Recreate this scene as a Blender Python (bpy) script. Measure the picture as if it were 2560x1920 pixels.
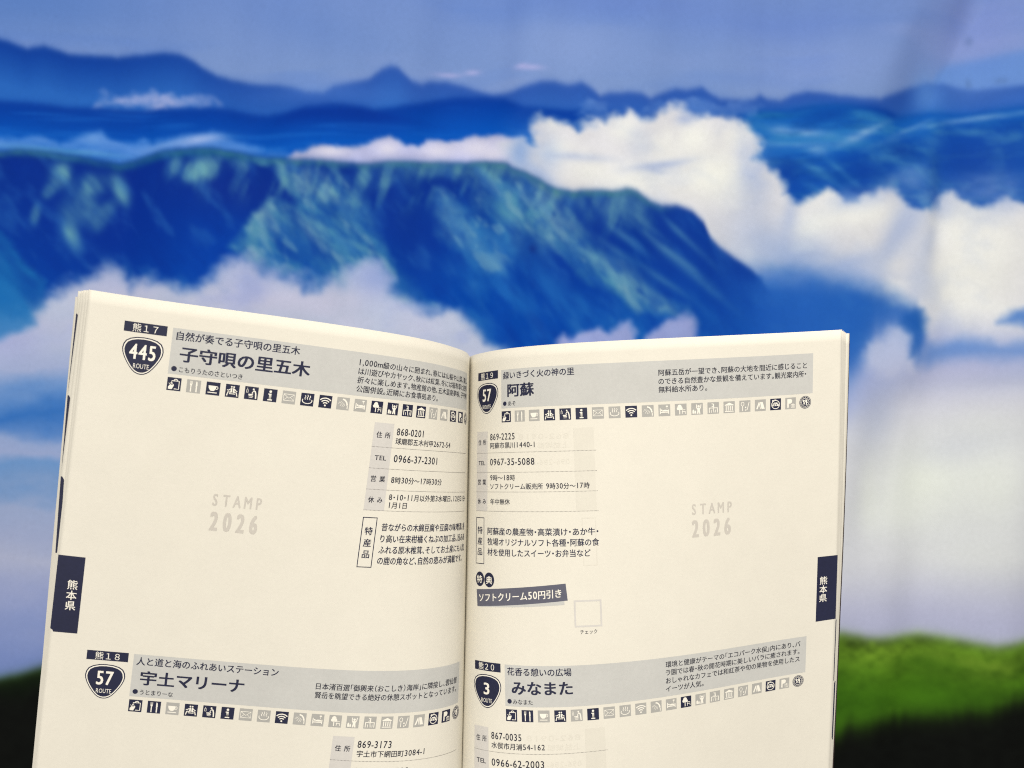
import bpy, math
import numpy as np
from mathutils import Vector
from mathutils.geometry import tessellate_polygon

# ---------------------------------------------------------------- camera, world, lamps, exposure
scene = bpy.context.scene
COL = scene.collection
for o in list(bpy.data.objects):
    bpy.data.objects.remove(o, do_unlink=True)

EYE = (0.0, 0.0, 1.30)
cam_data = bpy.data.cameras.new('camera')
cam_data.sensor_width = 36.0
cam_data.lens = 27.0
cam_data.clip_start = 0.01
cam_data.clip_end = 60.0
cam_data.dof.use_dof = True
cam_data.dof.focus_distance = 0.268
cam_data.dof.aperture_fstop = 15.0
cam_data.dof.aperture_blades = 0
cam = bpy.data.objects.new('camera', cam_data)
cam.location = EYE
cam.rotation_euler = (math.radians(90), 0, 0)
COL.objects.link(cam)
scene.camera = cam

world = bpy.data.worlds.new('World')
scene.world = world
world.use_nodes = True
bg = world.node_tree.nodes['Background']
bg.inputs['Color'].default_value = (1.0, 0.965, 0.92, 1)
bg.inputs['Strength'].default_value = 0.46

def area_lamp(name, loc, aim, size, watts, col):
    d = bpy.data.lights.new(name, 'AREA')
    d.shape = 'RECTANGLE'; d.size, d.size_y = size
    d.energy = watts; d.color = col
    o = bpy.data.objects.new(name, d)
    o.location = loc
    o.rotation_euler = (Vector(aim)-Vector(loc)).to_track_quat('-Z', 'Y').to_euler()
    COL.objects.link(o)
    return o

area_lamp('ceiling_lamp', (0.75, -1.20, 2.95), (0.0, 0.6, 1.2), (1.6, 0.9), 12.0, (1.0, 0.965, 0.90))
area_lamp('side_lamp', (-1.1, -5.0, 2.5), (0.10, 1.25, 1.2), (1.2, 1.2), 225.0, (1.0, 0.97, 0.91))
area_lamp('page_fill_lamp', (0.26, 0.0, 1.80), (-0.02, 0.25, 1.29), (0.30, 0.22), 2.7, (1.0, 0.955, 0.88))  # unseen fill lamp added close above the book to brighten the page tops

scene.view_settings.view_transform = 'Standard'
scene.view_settings.look = 'None'
scene.view_settings.exposure = 0.0
scene.view_settings.gamma = 1.0
scene.view_settings.use_curve_mapping = False
scene.cycles.max_bounces = 12
scene.cycles.diffuse_bounces = 10
scene.cycles.filter_width = 1.1
scene.cycles.use_denoising = False

# ---------------------------------------------------------------- materials
def srgb(r, g, b):
    f = lambda v: v/12.92 if v <= .04045 else ((v+.055)/1.055)**2.4
    return (f(r/255), f(g/255), f(b/255), 1.0)

def paper_like(name, rgb, mottling=.05, bump=.12, rough=.85, spec=.2, scale=900.0, ripple=0):
    m = bpy.data.materials.new(name); m.use_nodes = True
    nt = m.node_tree; N, Lk = nt.nodes, nt.links
    b = N['Principled BSDF']
    b.inputs['Roughness'].default_value = rough
    b.inputs['Specular IOR Level'].default_value = spec
    tc = N.new('ShaderNodeTexCoord')
    n1 = N.new('ShaderNodeTexNoise'); n1.inputs['Scale'].default_value = scale; n1.inputs['Detail'].default_value = 3
    n2 = N.new('ShaderNodeTexNoise'); n2.inputs['Scale'].default_value = scale*.12; n2.inputs['Detail'].default_value = 2
    for n in (n1, n2): Lk.new(tc.outputs['Object'], n.inputs['Vector'])
    mx = N.new('ShaderNodeMath'); mx.operation = 'ADD'
    Lk.new(n1.outputs['Fac'], mx.inputs[0]); Lk.new(n2.outputs['Fac'], mx.inputs[1])
    mr = N.new('ShaderNodeMapRange')
    mr.inputs['From Min'].default_value = .55; mr.inputs['From Max'].default_value = 1.45
    mr.inputs['To Min'].default_value = 1-mottling; mr.inputs['To Max'].default_value = 1+mottling
    Lk.new(mx.outputs[0], mr.inputs['Value'])
    sc = N.new('ShaderNodeVectorMath'); sc.operation = 'SCALE'
    sc.inputs[0].default_value = srgb(*rgb)[:3]
    Lk.new(mr.outputs['Result'], sc.inputs['Scale']); Lk.new(sc.outputs['Vector'], b.inputs['Base Color'])
    if ripple:
        n3 = N.new('ShaderNodeTexNoise'); n3.inputs['Scale'].default_value = 26; n3.inputs['Detail'].default_value = 2
        Lk.new(tc.outputs['Object'], n3.inputs['Vector'])
    if bump:
        bp = N.new('ShaderNodeBump'); bp.inputs['Strength'].default_value = bump; bp.inputs['Distance'].default_value = .0002
        Lk.new(n1.outputs['Fac'], bp.inputs['Height']); Lk.new(bp.outputs['Normal'], b.inputs['Normal'])
        if ripple:
            b2 = N.new('ShaderNodeBump'); b2.inputs['Strength'].default_value = ripple; b2.inputs['Distance'].default_value = .002
            Lk.new(n3.outputs['Fac'], b2.inputs['Height']); Lk.new(b2.outputs['Normal'], bp.inputs['Normal'])
    return m

M_PAPER = paper_like('cream_paper', (207, 202, 189), .026, .14, ripple=.2)
M_EDGE = paper_like('paper_edges', (209, 205, 194), .04, .1)
M_INK = paper_like('navy_ink', (25, 28, 54), .16, .1, .6, .3)
M_TEXT = paper_like('text_ink', (31, 32, 46), .12, .08, .7)
M_BAND = paper_like('grey_tint', (180, 179, 174), .05, .14)
M_PALE = paper_like('pale_tint', (190, 186, 180), .05, .14)
M_DIM = paper_like('dim_icon_grey', (158, 156, 150), .06, .1)
M_STAMP = paper_like('stamp_grey', (184, 178, 168), .05, .12)
M_GHOST = paper_like('show_through', (202, 197, 184), .03, .14)
M_SLATE = paper_like('slate_ink', (88, 88, 100), .08, .1)
M_LINE = paper_like('rule_grey', (120, 116, 112), .05, 0)
M_WHITE = paper_like('unprinted_paper', (222, 217, 204), .03, .1)
M_COVER = paper_like('cover_board', (48, 34, 32), .1, .1, .5, .4)

# ---------------------------------------------------------------- the printed mountain scene on the cloth
CELL = 5.0
PX0, PX1, PY0, PY1 = -1050.0, 3610.0, -500.0, 2420.0
NX, NY = int((PX1-PX0)/CELL)+1, int((PY1-PY0)/CELL)+1

def paint_landscape():
    gx = PX0 + np.arange(NX)*CELL
    gy = PY0 + np.arange(NY)*CELL
    X, Y = np.meshgrid(gx, gy)
    rng = np.random.RandomState(7)

    def noise(sx, sy, seed, xx=None, yy=None):
        r = np.random.RandomState(seed).rand(256, 256)
        x = (X if xx is None else xx)/sx + 50.3
        y = (Y if yy is None else yy)/sy + 50.7
        xi, yi = np.floor(x).astype(int), np.floor(y).astype(int)
        fx, fy = x-xi, y-yi
        fx, fy = fx*fx*(3-2*fx), fy*fy*(3-2*fy)
        g = lambda a, b: r[b % 256, a % 256]
        return ((g(xi, yi)*(1-fx)+g(xi+1, yi)*fx)*(1-fy) + (g(xi, yi+1)*(1-fx)+g(xi+1, yi+1)*fx)*fy)*2-1

    def fbm(sx, sy, seed, octs=4, xx=None, yy=None, gain=.5):
        a, s, t = 1., 0., 0.
        for k in range(octs):
            s = s + a*noise(sx/2**k, sy/2**k, seed+k*13, xx, yy); t += a; a *= gain
        return s/t

    def sm(a, b, v):
        t = np.clip((v-a)/(b-a), 0, 1)
        return t*t*(3-2*t)

    def c(r, g, b): return np.array([r, g, b], float)/255
    img = np.zeros(X.shape+(3,))

    def lay(mask, col):
        m = mask[..., None]
        img[:] = img*(1-m) + (col if isinstance(col, np.ndarray) and col.ndim == 3 else np.broadcast_to(col, img.shape))*m

    A = lambda pts: [(x/1.728, y/1.728) for x, y in pts]             # upper left study
    B = lambda pts: [(1280+x/1.728, y/1.728) for x, y in pts]        # upper right study
    D = lambda pts: [(1280+x/1.36, 700+y/1.36) for x, y in pts]      # lower right study
    F = lambda pts: [(x*1.1573, y*1.1573) for x, y in pts]           # whole picture

    def line(pts, rough=0., scale=40, seed=3):
        p = np.array(pts)
        y = np.interp(X, p[:, 0], p[:, 1])
        if rough: y = y + rough*fbm(scale, 1e9, seed)
        return y

    def below(y, soft): return 1/(1+np.exp(-np.clip((Y-y)/soft, -30, 30)))

    def poly(pts, soft, warp=0., ws=50, seed=11):
        p = np.array(pts)
        x = X + (warp*fbm(ws, ws, seed) if warp else 0)
        y = Y + (warp*fbm(ws, ws, seed+5) if warp else 0)
        ins = np.zeros(X.shape, bool); d2 = np.full(X.shape, 1e12)
        for i in range(len(p)):
            a, b = p[i], p[(i+1) % len(p)]
            cond = ((a[1] > y) != (b[1] > y))
            with np.errstate(divide='ignore', invalid='ignore'):
                ins ^= cond & (x < (b[0]-a[0])*(y-a[1])/(b[1]-a[1]+1e-12)+a[0])
            e = b-a; t = np.clip(((x-a[0])*e[0]+(y-a[1])*e[1])/(e@e+1e-9), 0, 1)
            d2 = np.minimum(d2, (x-a[0]-t*e[0])**2+(y-a[1]-t*e[1])**2)
        sd = np.sqrt(d2)*np.where(ins, 1, -1)
        return sm(-soft, soft, sd)

    def blob(cx, cy, rx, ry, ang=0., p=2.):
        ca, sa = np.cos(np.radians(ang)), np.sin(np.radians(ang))
        dx, dy = X-cx, Y-cy
        q = ((dx*ca+dy*sa)/rx)**2 + ((-dx*sa+dy*ca)/ry)**2
        return np.exp(-q**(p/2)*.9)

    # --- sky
    t = np.clip(Y/260, 0, 1)[..., None]
    img[:] = c(108, 136, 196)*(1-t) + c(116, 143, 194)*t
    st = fbm(700, 130, 21, 4)
    lay(sm(-.1, .6, st)*.45, c(142, 158, 208))
    lay(sm(0, .7, fbm(520, 90, 33, 4))*.4, c(88, 124, 196))
    lay(blob(40, 10, 330, 90)*.6, c(72, 112, 182))
    lay(blob(760, 60, 200, 60, 20)*.30, c(88, 122, 190))
    lay(blob(1560, 10, 260, 40)*.45, c(96, 124, 196))
    lay(blob(1950, 60, 240, 45)*.4, c(96, 126, 202))
    lay(blob(1430, 120, 160, 80)*.4, c(140, 162, 214))
    lay(blob(2050, 160, 220, 70)*.35, c(138, 158, 216))
    lay(blob(2500, 40, 160, 120)*.55, c(140, 154, 212))
    # far pale ridge at the right
    lay(below(line(B([(0, 600), (1800, 480), (1900, 270), (1960, 225), (2060, 205), (2212, 190), (3400, 120)])), 6)*.75*sm(2300, 2400, X), c(92, 136, 208))
    # small pink cloud wisps
    for x, y, rx, ry in [(1304, 170, 16, 6), (1330, 176, 26, 6), (1120, 178, 30, 5), (1180, 172, 18, 6)]:
        lay(blob(x, y, rx, ry)*.5, c(190, 180, 226))
    # --- far ridge
    far = A([(-1200, 260), (-300, 150), (0, 180), (60, 195), (140, 225), (210, 210), (300, 235), (400, 240), (500, 245), (560, 228), (640, 215), (700, 215), (770, 230), (830, 260), (880, 295), (940, 330), (1000, 345), (1100, 355), (1200, 365), (1260, 380), (1320, 400), (1400, 405), (1450, 380), (1540, 360), (1600, 340), (1650, 300), (1690, 288), (1720, 295), (1780, 345), (1820, 358), (1860, 340), (1920, 335), (2000, 355), (2080, 385), (2130, 400)]) + \
          B([(0, 398), (60, 385), (120, 365), (180, 357), (240, 370), (300, 358), (340, 380), (380, 415), (420, 400), (500, 398), (560, 402), (600, 425), (650, 395), (710, 373), (760, 380), (820, 373), (860, 410), (900, 430), (960, 430), (1050, 420), (1080, 400), (1110, 415), (1170, 425), (1220, 400), (1280, 388), (1330, 402), (1400, 425), (1500, 435), (1580, 435), (1640, 405), (1700, 380), (1760, 350), (1850, 318), (1930, 312), (2000, 330), (2080, 345), (2212, 350), (3400, 300)])
    yf = line(far, 3, 40)
    depth = np.clip((Y-yf)/110, 0, 1)[..., None]
    side = np.clip((X-250)/600, 0, 1)[..., None]
    top = c(6, 54, 146)*(1-side) + c(38, 80, 166)*side
    bot = c(36, 96, 182)*(1-side) + c(46, 102, 186)*side
    lay(below(yf, 4), top*(1-depth) + bot*depth)
    lay(below(line(B([(1850, 500), (1950, 420), (2050, 440), (2120, 425), (2212, 380), (2500, 340), (3400, 300)]), 2), 7)*sm(2330, 2420, X)*.75, c(50, 98, 186))
    lay(blob(2350, 215, 45, 50)*.55, c(96, 148, 216))
    lay(blob(2480, 190, 110, 50)*.35, c(110, 150, 214))
    lay(blob(800, 235, 160, 22)*.3, c(84, 128, 206))
    # mist under the left ridge
    m = poly(A([(400, 462), (420, 425), (460, 392), (475, 425), (540, 410), (600, 385), (640, 372), (668, 402), (720, 395), (760, 420), (850, 415), (930, 428), (960, 452), (900, 466), (700, 464)]), 12, 16, 30)
    lay(m*np.clip(.45+.5*fbm(40, 26, 8), 0, 1), c(176, 178, 218))
    # --- middle dark band
    mid = A([(-1200, 430), (0, 447), (200, 457), (400, 466), (700, 464), (900, 468), (1050, 482), (1150, 494), (1230, 486), (1320, 468), (1450, 460), (1560, 464), (1620, 476), (1700, 462), (1800, 440), (1880, 416), (1980, 404), (2100, 408), (2180, 425)]) + B([(0, 445), (50, 470), (150, 476), (350, 480), (600, 490), (1000, 480), (1300, 462), (1500, 470), (1700, 480), (1850, 455), (2212, 450), (3400, 440)])
    ym = line(mid, 3, 60, 9)
    dm = np.clip((Y-ym)/90, 0, 1)[..., None]
    lay(below(ym, 4), c(0, 52, 148)*(1-dm) + c(0, 78, 178)*dm)
    lay(below(line(A([(-2000, 800), (1000, 800), (1190, 520), (1320, 468), (1450, 460), (1560, 464), (1700, 500), (2300, 600), (5000, 900)])), 4)*(1-below(line(A([(0, 520), (1300, 525), (1500, 535), (1800, 520), (2212, 520)])), 8))*.6, c(0, 42, 138))
    lay(below(ym+8, 4)*sm(.05, .6, fbm(240, 14, 41, 3))*.35, c(26, 104, 196))
    lay(below(ym+4, 4)*sm(.15, .7, fbm(160, 10, 44, 3))*sm(1240, 1330, X)*(1-sm(1560, 1640, X))*(1-below(288, 5))*.6, c(46, 128, 178))
    # --- right hand plateau and slopes
    rm = below(line(B([(-3000, 2000), (900, 900), (960, 500), (1100, 474), (1300, 462), (1450, 480), (1560, 500), (1660, 505), (1760, 470), (1860, 446), (2060, 452), (2212, 448), (3400, 430)]), 2), 6)*sm(1830, 1880, X)
    lay(rm, c(18, 92, 180))
    tx = fbm(200, 22, 52, 4, yy=Y-.0*X)
    lay(rm*sm(0, .5, tx)*.55, c(52, 130, 186))
    lay(rm*blob(2070, 290, 70, 24, 0)*.75, c(2, 62, 150))
    lay(rm*blob(1935, 283, 60, 10, 0)*.6, c(20, 96, 150))
    lay(rm*blob(2100, 268, 120, 8, 4)*.5, c(16, 92, 150))
    for x, y, rx, ry, a, s in [(2010, 330, 60, 10, 12, .7), (1960, 320, 30, 12, -5, .45), (2140, 345, 50, 12, -22, .7), (2040, 378, 26, 12, 20, .7), (2170, 330, 90, 6, -28, .5), (2290, 312, 70, 6, -25, .55), (2400, 288, 70, 6, -12, .6), (2500, 276, 90, 8, -3, .8), (2230, 350, 70, 6, -20, .4), (1990, 360, 80, 8, 5, .4)]:
        lay(rm*blob(x, y, rx, ry, a)*s*(.75+.5*fbm(40, 20, 71)), c(140, 176, 214))
    dk = below(line(B([(-3000, 3000), (1060, 720), (1100, 680), (1200, 672), (1320, 690), (1420, 670), (1520, 640), (1640, 610), (1720, 580), (1860, 560), (1900, 500), (2050, 500), (2212, 500), (3400, 480)]), 3), 9)*sm(1880, 1915, X)
    lay(dk*.85, c(8, 66, 160))
    rs = fbm(60, 60, 61, 4, xx=X*.8-Y*.75, yy=(X*.6+Y*.8)/3)
    lay(dk*sm(.02, .5, rs)*.62, c(44, 118, 180))
    for x, y, rx, ry, a, s in [(2040, 430, 70, 9, 38, .7), (2110, 445, 60, 7, 40, .55), (2200, 395, 60, 14, -25, .4), (2350, 335, 30, 28, 30, .6), (2460, 312, 60, 10, 18, .5), (2290, 430, 60, 40, 0, .35), (2040, 480, 40, 10, 40, .4)]:
        lay(dk*blob(x, y, rx, ry, a)*s, c(70, 136, 190))
    lay(dk*sm(0, .5, fbm(40, 30, 251, 4))*.4, c(60, 126, 182)); lay(rm*sm(.05, .55, fbm(80, 22, 253, 4))*.2, c(86, 150, 176)); lay(rm*sm(.05, .5, fbm(70, 20, 255, 4))*.4, c(8, 66, 148))
    for x, y, rx, ry in [(1970, 420, 30, 40), (2170, 430, 60, 30), (2440, 400, 90, 60), (2150, 480, 40, 16), (2260, 370, 40, 20)]:
        lay(dk*blob(x, y, rx, ry)*.6, c(4, 52, 146))
    lay(dk*blob(2500, 400, 140, 90)*.3, c(44, 86, 170))
    # --- bright mist along the rim
    rim = A([(-1200, 640), (0, 668), (80, 656), (150, 655), (300, 668), (430, 692), (500, 702), (600, 672), (700, 647), (850, 640), (950, 646), (1050, 662), (1150, 681), (1250, 692), (1400, 703), (1550, 712), (1700, 702), (1900, 692), (2100, 696), (2190, 715)]) + \
          B([(0, 735), (60, 760), (130, 792), (200, 825), (260, 832), (380, 825), (430, 830), (490, 818), (540, 830), (600, 865), (650, 885), (720, 888), (780, 915), (830, 965), (860, 1030), (900, 1070), (960, 1110), (1040, 1160), (1090, 1210), (1150, 1300), (1300, 1500), (1500, 1900), (3400, 3000)])
    yr = line(rim, 3, 30, 17)
    b1 = poly(A([(-300, 600), (100, 610), (180, 590), (260, 610), (330, 600), (390, 575), (430, 560), (470, 600), (560, 600), (600, 580), (640, 608), (760, 600), (850, 580), (930, 578), (1000, 600), (1100, 632), (1250, 655), (1300, 690), (1200, 700), (900, 660), (500, 710), (-300, 690)]), 12, 12, 40)
    lay(b1*(.55+.4*fbm(120, 24, 19)), c(110, 154, 222))
    lay(blob(500, 350, 60, 12, -6)*.75, c(170, 186, 228)); lay(blob(400, 362, 60, 8, -10)*.4, c(140, 172, 222))
    lay(blob(230, 348, 22, 16)*.45, c(120, 164, 222)); lay(blob(150, 378, 130, 7, 3)*.6, c(90, 160, 200))
    b2 = poly(A([(1240, 700), (1290, 665), (1340, 640), (1450, 640), (1530, 652), (1580, 625), (1630, 600), (1690, 588), (1750, 622), (1800, 628), (1850, 605), (1950, 592), (2050, 575), (2140, 580), (2260, 610), (2300, 760), (2100, 760), (1300, 740)]), 9, 12, 34)
    lay(b2, np.stack([.66+.10*fbm(90, 40, 23)]*3, -1)*np.array([1.0, 1.03, 1.26]))
    for x, y, rx, ry in [(830, 382, 40, 14), (970, 372, 30, 18), (1090, 370, 44, 20), (1190, 365, 50, 24), (1240, 385, 40, 22)]:
        lay(b2*blob(x, y, rx, ry)*.75, c(214, 212, 226))
    # --- the great cloud bank on the right
    bank = poly(B([(-60, 620), (0, 600), (60, 600), (78, 640), (100, 640), (86, 545), (115, 508), (150, 525), (190, 518), (230, 535), (270, 562), (330, 530), (360, 505), (420, 500), (470, 495), (505, 478), (545, 508), (580, 525), (620, 510), (650, 480), (690, 455), (740, 447), (790, 480), (830, 500), (900, 498), (970, 512), (1030, 545), (1066, 590), (1076, 630), (1056, 665), (1086, 700), (1116, 748), (1160, 762), (1188, 790), (1184, 850), (1240, 872), (1290, 858), (1350, 846), (1390, 850), (1430, 875), (1480, 880), (1540, 852), (1610, 830), (1660, 845), (1700, 880), (1760, 896), (1830, 902), (1880, 852), (1935, 818), (1975, 858), (2050, 872), (2130, 862), (2212, 880), (3400, 700), (3400, 2600), (1080, 2600), (1080, 1190), (600, 1100), (200, 860), (0, 760)]), 15, 24, 46)
    lowb = np.interp(X, [1880, 1915, 1977, 2071, 2130, 2187, 2240, 2290, 2325, 2400], [690, 684, 690, 704, 722, 742, 764, 792, 860, 1000]) + 26*fbm(80, 70, 221, 4)
    bank = bank*(1-sm(-56, 52, Y-lowb))
    wsp = poly(B([(280, 500), (330, 445), (380, 440), (440, 470), (560, 480), (620, 440), (690, 420), (740, 440), (830, 420), (860, 440), (900, 470), (980, 440), (1000, 415), (1040, 418), (1080, 440), (1060, 480), (960, 520), (500, 560)]), 10, 18, 30)
    lay(wsp*(.35+.35*fbm(50, 40, 29)), c(110, 146, 206))
    f1 = fbm(150, 110, 81, 5); f2 = fbm(70, 56, 83, 4)
    base = c(208, 209, 216)
    cl = np.broadcast_to(base, img.shape)*(1+.05*f1[..., None]+.04*f2[..., None])
    lay(bank, np.clip(cl, 0, 1))
    for x, y, rx, ry, s in [(1735, 345, 40, 40, .8), (1560, 320, 40, 34, .7), (1840, 340, 40, 30, .6), (1790, 440, 90, 60, 1.), (1620, 440, 70, 40, .7), (1480, 430, 70, 34, .6), (1400, 380, 40, 30, .4), (1560, 465, 60, 26, .7), (1660, 370, 50, 30, .5), (1380, 312, 24, 20, .5), (2090, 520, 90, 60, .6), (2030, 570, 40, 34, .55), (2180, 530, 80, 40, .5), (2420, 540, 90, 60, .6), (2480, 620, 110, 90, .6), (2400, 720, 90, 120, .7), (2500, 760, 60, 120, .3), (2220, 660, 60, 44, .25)]:
        lay(bank*blob(x, y, rx, ry)*s, c(230, 232, 226))
    for x, y, rx, ry, a, s in [(1650, 412, 70, 10, -8, .8), (1440, 395, 80, 10, 3, .55), (1640, 425, 24, 8, 10, .6), (1715, 295, 22, 14, 0, .8), (1600, 360, 30, 40, 0, .35), (1860, 380, 20, 50, -10, .3), (1640, 500, 90, 12, 20, .35), (1880, 500, 60, 60, 0, .3), (1930, 600, 90, 50, 20, .5), (2000, 640, 60, 30, 0, .45), (2230, 600, 26, 90, 30, .6), (2270, 560, 40, 60, 30, .55), (2130, 660, 70, 24, -20, .6), (2090, 700, 90, 20, 10, .45), (1980, 530, 16, 60, 10, .5), (2330, 600, 24, 60, 20, .4), (2370, 520, 40, 24, 0, .4), (2300, 700, 40, 60, 0, .45), (2520, 510, 80, 24, -8, .35)]:
        lay(bank*blob(x, y, rx, ry, a)*s, c(156, 172, 208))
    lay(bank*sm(0, .9, fbm(80, 60, 191, 3))*.4, c(178, 189, 213)); lay(bank*sm(0, .9, fbm(70, 54, 193, 3))*.4, c(234, 236, 230))
    wl = fbm(90, 50, 241, 5)
    for x, y, rx, ry, a, q in [(2215, 470, 70, 24, -28, .5), (2300, 480, 60, 50, 0, .35), (2420, 470, 90, 30, -10, .35), (2110, 500, 60, 22, -20, .4), (1890, 430, 40, 60, 10, .3), (2150, 690, 120, 30, 20, .35), (1960, 700, 90, 26, 5, .4), (1330, 340, 50, 40, 0, .3), (2520, 480, 60, 40, 0, .35)]:
        lay(blob(x, y, rx, ry, a)*np.clip(q+.5*wl, 0, 1), c(148, 168, 212))
    lay(blob(1300, 385, 26, 50, 10)*.55, c(96, 138, 204)); lay(blob(1370, 395, 30, 40)*.3, c(110, 146, 208))
    lay(blob(1345, 440, 60, 18, 35)*.4, c(104, 140, 206))
    # --- the great crater wall
    body = below(yr, 4)
    body = np.clip(body, 0, 1)*(1-sm(1880, 2010, X+.5*(Y-700)))
    dw = np.clip((Y-yr)/330, 0, 1)[..., None]
    lay(body, c(2, 40, 130)*(1-dw) + c(0, 64, 158)*dw)
    lay(body*sm(1500, 2000, X)*.35, c(24, 84, 170))
    lay(sm(1780, 1990, X)*sm(640, 720, Y)*(1-bank)*.8, c(38, 96, 180))
    lay(body*blob(270, 560, 260, 170)*.5, c(0, 34, 134)); lay(body*blob(560, 640, 110, 110)*.5, c(0, 62, 168))
    lay(body*blob(600, 470, 150, 60, 10)*.5, c(14, 40, 132)); lay(body*blob(1010, 560, 60, 130, -15)*.55, c(8, 46, 140))
    lay(body*blob(1720, 560, 90, 70, 20)*.55, c(2, 54, 146)); lay(body*blob(1400, 620, 30, 90, -10)*.5, c(2, 54, 150))
    # sunlit flanks: slopes run down to the right, broken by gullies
    rk = fbm(46, 46, 91, 4, xx=X*.80-Y*.60, yy=(X*.60+Y*.80)/3.2)
    rk2 = fbm(26, 26, 97, 3, xx=X*.86-Y*.5, yy=(X*.5+Y*.86)/2.6)
    gl = np.clip(.55+1.25*rk+.5*rk2, 0, 1)
    big = poly(A([(1190, 685), (1300, 720), (1500, 775), (1560, 850), (1600, 930), (1640, 1000), (1700, 1110), (1780, 1220), (1900, 1330), (1500, 1300), (1350, 1210), (1150, 1150), (990, 1070), (1040, 985), (1100, 935), (1180, 880), (1270, 900), (1290, 850), (1240, 780)]), 18, 22, 60)
    two = poly(A([(1870, 830), (1960, 800), (2060, 790), (2212, 760), (2300, 800), (2260, 1000), (2180, 1180), (2080, 1160), (2000, 1060), (1900, 1010)]), 24, 22, 50)
    three = poly(B([(-60, 760), (60, 790), (160, 850), (260, 870), (275, 980), (400, 1090), (520, 1180), (620, 1270), (720, 1330), (800, 1400), (500, 1300), (330, 1200), (220, 1090), (120, 1010), (40, 1000), (-60, 940)]), 20, 20, 50)
    low = poly(B([(-200, 1000), (100, 1120), (240, 1260), (420, 1300), (760, 1360), (1060, 1400), (900, 1480), (100, 1480), (-300, 1400)]), 40, 30, 70)
    left = poly(A([(-700, 700), (0, 1000), (60, 1040), (130, 1130), (200, 1220), (190, 1330), (120, 1420), (-700, 1700)]), 12, 10, 40)
    lay(body*big*(.30+.62*gl), c(62, 126, 168)); lay(body*two*(.15+.7*gl), c(46, 112, 172))
    lay(body*three*(.3+.65*gl), c(66, 128, 164)); lay(body*low*gl*.5, c(40, 112, 182)); lay(body*left*(.5+.3*gl), c(28, 112, 172))
    warm = np.clip(1.6*fbm(60, 60, 101, 3, xx=X*.8-Y*.6, yy=(X*.6+Y*.8)/2.5), 0, 1)
    lay(body*np.maximum(big*.9, np.maximum(two*.4, three*.8))*warm*.7, c(128, 160, 176))
    for x, y, rx, ry, a, s in A_b([(260, 760, 44, 54, 20, .8), (380, 800, 80, 50, -20, .6), (505, 810, 34, 74, -20, .65), (350, 910, 80, 70, 20, .5), (440, 930, 30, 80, 30, .45), (310, 1020, 34, 66, -20, .55), (165, 930, 18, 44, 10, .55), (220, 820, 24, 40, 30, .5),
                                   (750, 720, 34, 50, 40, .55), (820, 750, 46, 42, 30, .9), (890, 720, 60, 50, -20, .8), (1030, 705, 40, 34, 40, .6), (1120, 690, 50, 20, 20, .6), (1250, 800, 24, 70, -35, .5), (1230, 740, 30, 60, -35, .5),
                                   (1390, 830, 60, 44, 30, .8), (1480, 840, 60, 24, 25, .7), (1590, 770, 60, 50, -35, .75), (1450, 740, 20, 44, -25, .5), (1680, 790, 50, 20, -25, .5), (1780, 750, 44, 60, 30, .5), (1960, 730, 40, 40, -30, .75), (2020, 780, 30, 30, 0, .6), (2100, 770, 40, 60, -30, .7), (2080, 860, 40, 60, -30, .45),
                                   (1250, 950, 50, 70, -35, .5), (1100, 1000, 44, 44, -30, .45), (1340, 1020, 40, 70, -30, .5), (1500, 960, 60, 60, 20, .35), (1560, 1070, 90, 14, 25, .45), (1080, 1090, 60, 40, 30, .4)]):
        lay(body*np.clip(blob(x, y, rx, ry, a, 3.)*s*(.95+.9*rk+.5*rk2), 0, 1), c(96, 152, 170))
    for x, y, rx, ry, a, s in [(1480, 640, 90, 14, 38, .6), (1560, 690, 70, 22, 30, .75), (1440, 580, 30, 40, -20, .5), (1530, 520, 22, 40, -20, .35), (1600, 520, 30, 30, 0, .45), (1330, 480, 50, 16, 35, .6), (1400, 520, 40, 16, 40, .55), (1560, 590, 60, 10, 35, .4), (1290, 580, 20, 60, -15, .35), (1350, 590, 24, 50, -15, .4), (1640, 740, 60, 12, 35, .35), (1640, 600, 80, 8, 38, .4), (1705, 655, 90, 10, 37, .42), (1610, 552, 60, 9, 40, .45), (1765, 715, 90, 10, 38, .38), (1690, 570, 44, 8, 46, .4), (1500, 520, 26, 34, -20, .5), (1555, 500, 18, 30, -10, .5), (1450, 500, 20, 30, -15, .45), (1740, 620, 60, 8, 44, .35), (1530, 620, 70, 9, 36, .4), (1660, 700, 80, 9, 36, .36), (1370, 560, 16, 50, -25, .4)]:
        lay(body*blob(x, y, rx, ry, a)*s, c(98, 150, 176))
    # grassy crest
    cr = np.exp(-((Y-yr-7)/9)**2)*(1-sm(1600, 1720, X))
    lay(cr*.7*(.7+.5*fbm(60, 20, 111)), c(58, 122, 128))
    lay(np.exp(-((Y-yr-16)/12)**2)*sm(1230, 1290, X)*(1-sm(1400, 1450, X))*.5, c(104, 150, 150))
    lay(np.exp(-((Y-yr-22)/16)**2)*sm(900, 1100, X)*(1-sm(1260, 1330, X))*.45, c(96, 150, 160))
    dg = np.exp(-((Y-yr-14)/10)**2)*blob(440, 380, 220, 60)
    lay(dg*.5, c(20, 90, 130))
    vg = fbm(30, 120, 211, 4, xx=X+.35*(Y-yr), yy=Y-yr)
    near = np.exp(-((Y-yr-50)/52)**2)*body*sm(330, 520, X)*(1-sm(1500, 1700, X))
    lay(near*sm(.0, .45, vg)*.6, c(92, 146, 164)); lay(near*sm(.0, .45, -vg)*.6, c(6, 48, 138))
    fg = fbm(20, 20, 213, 3, xx=X*.8-Y*.6, yy=(X*.6+Y*.8)/2.4)
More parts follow.
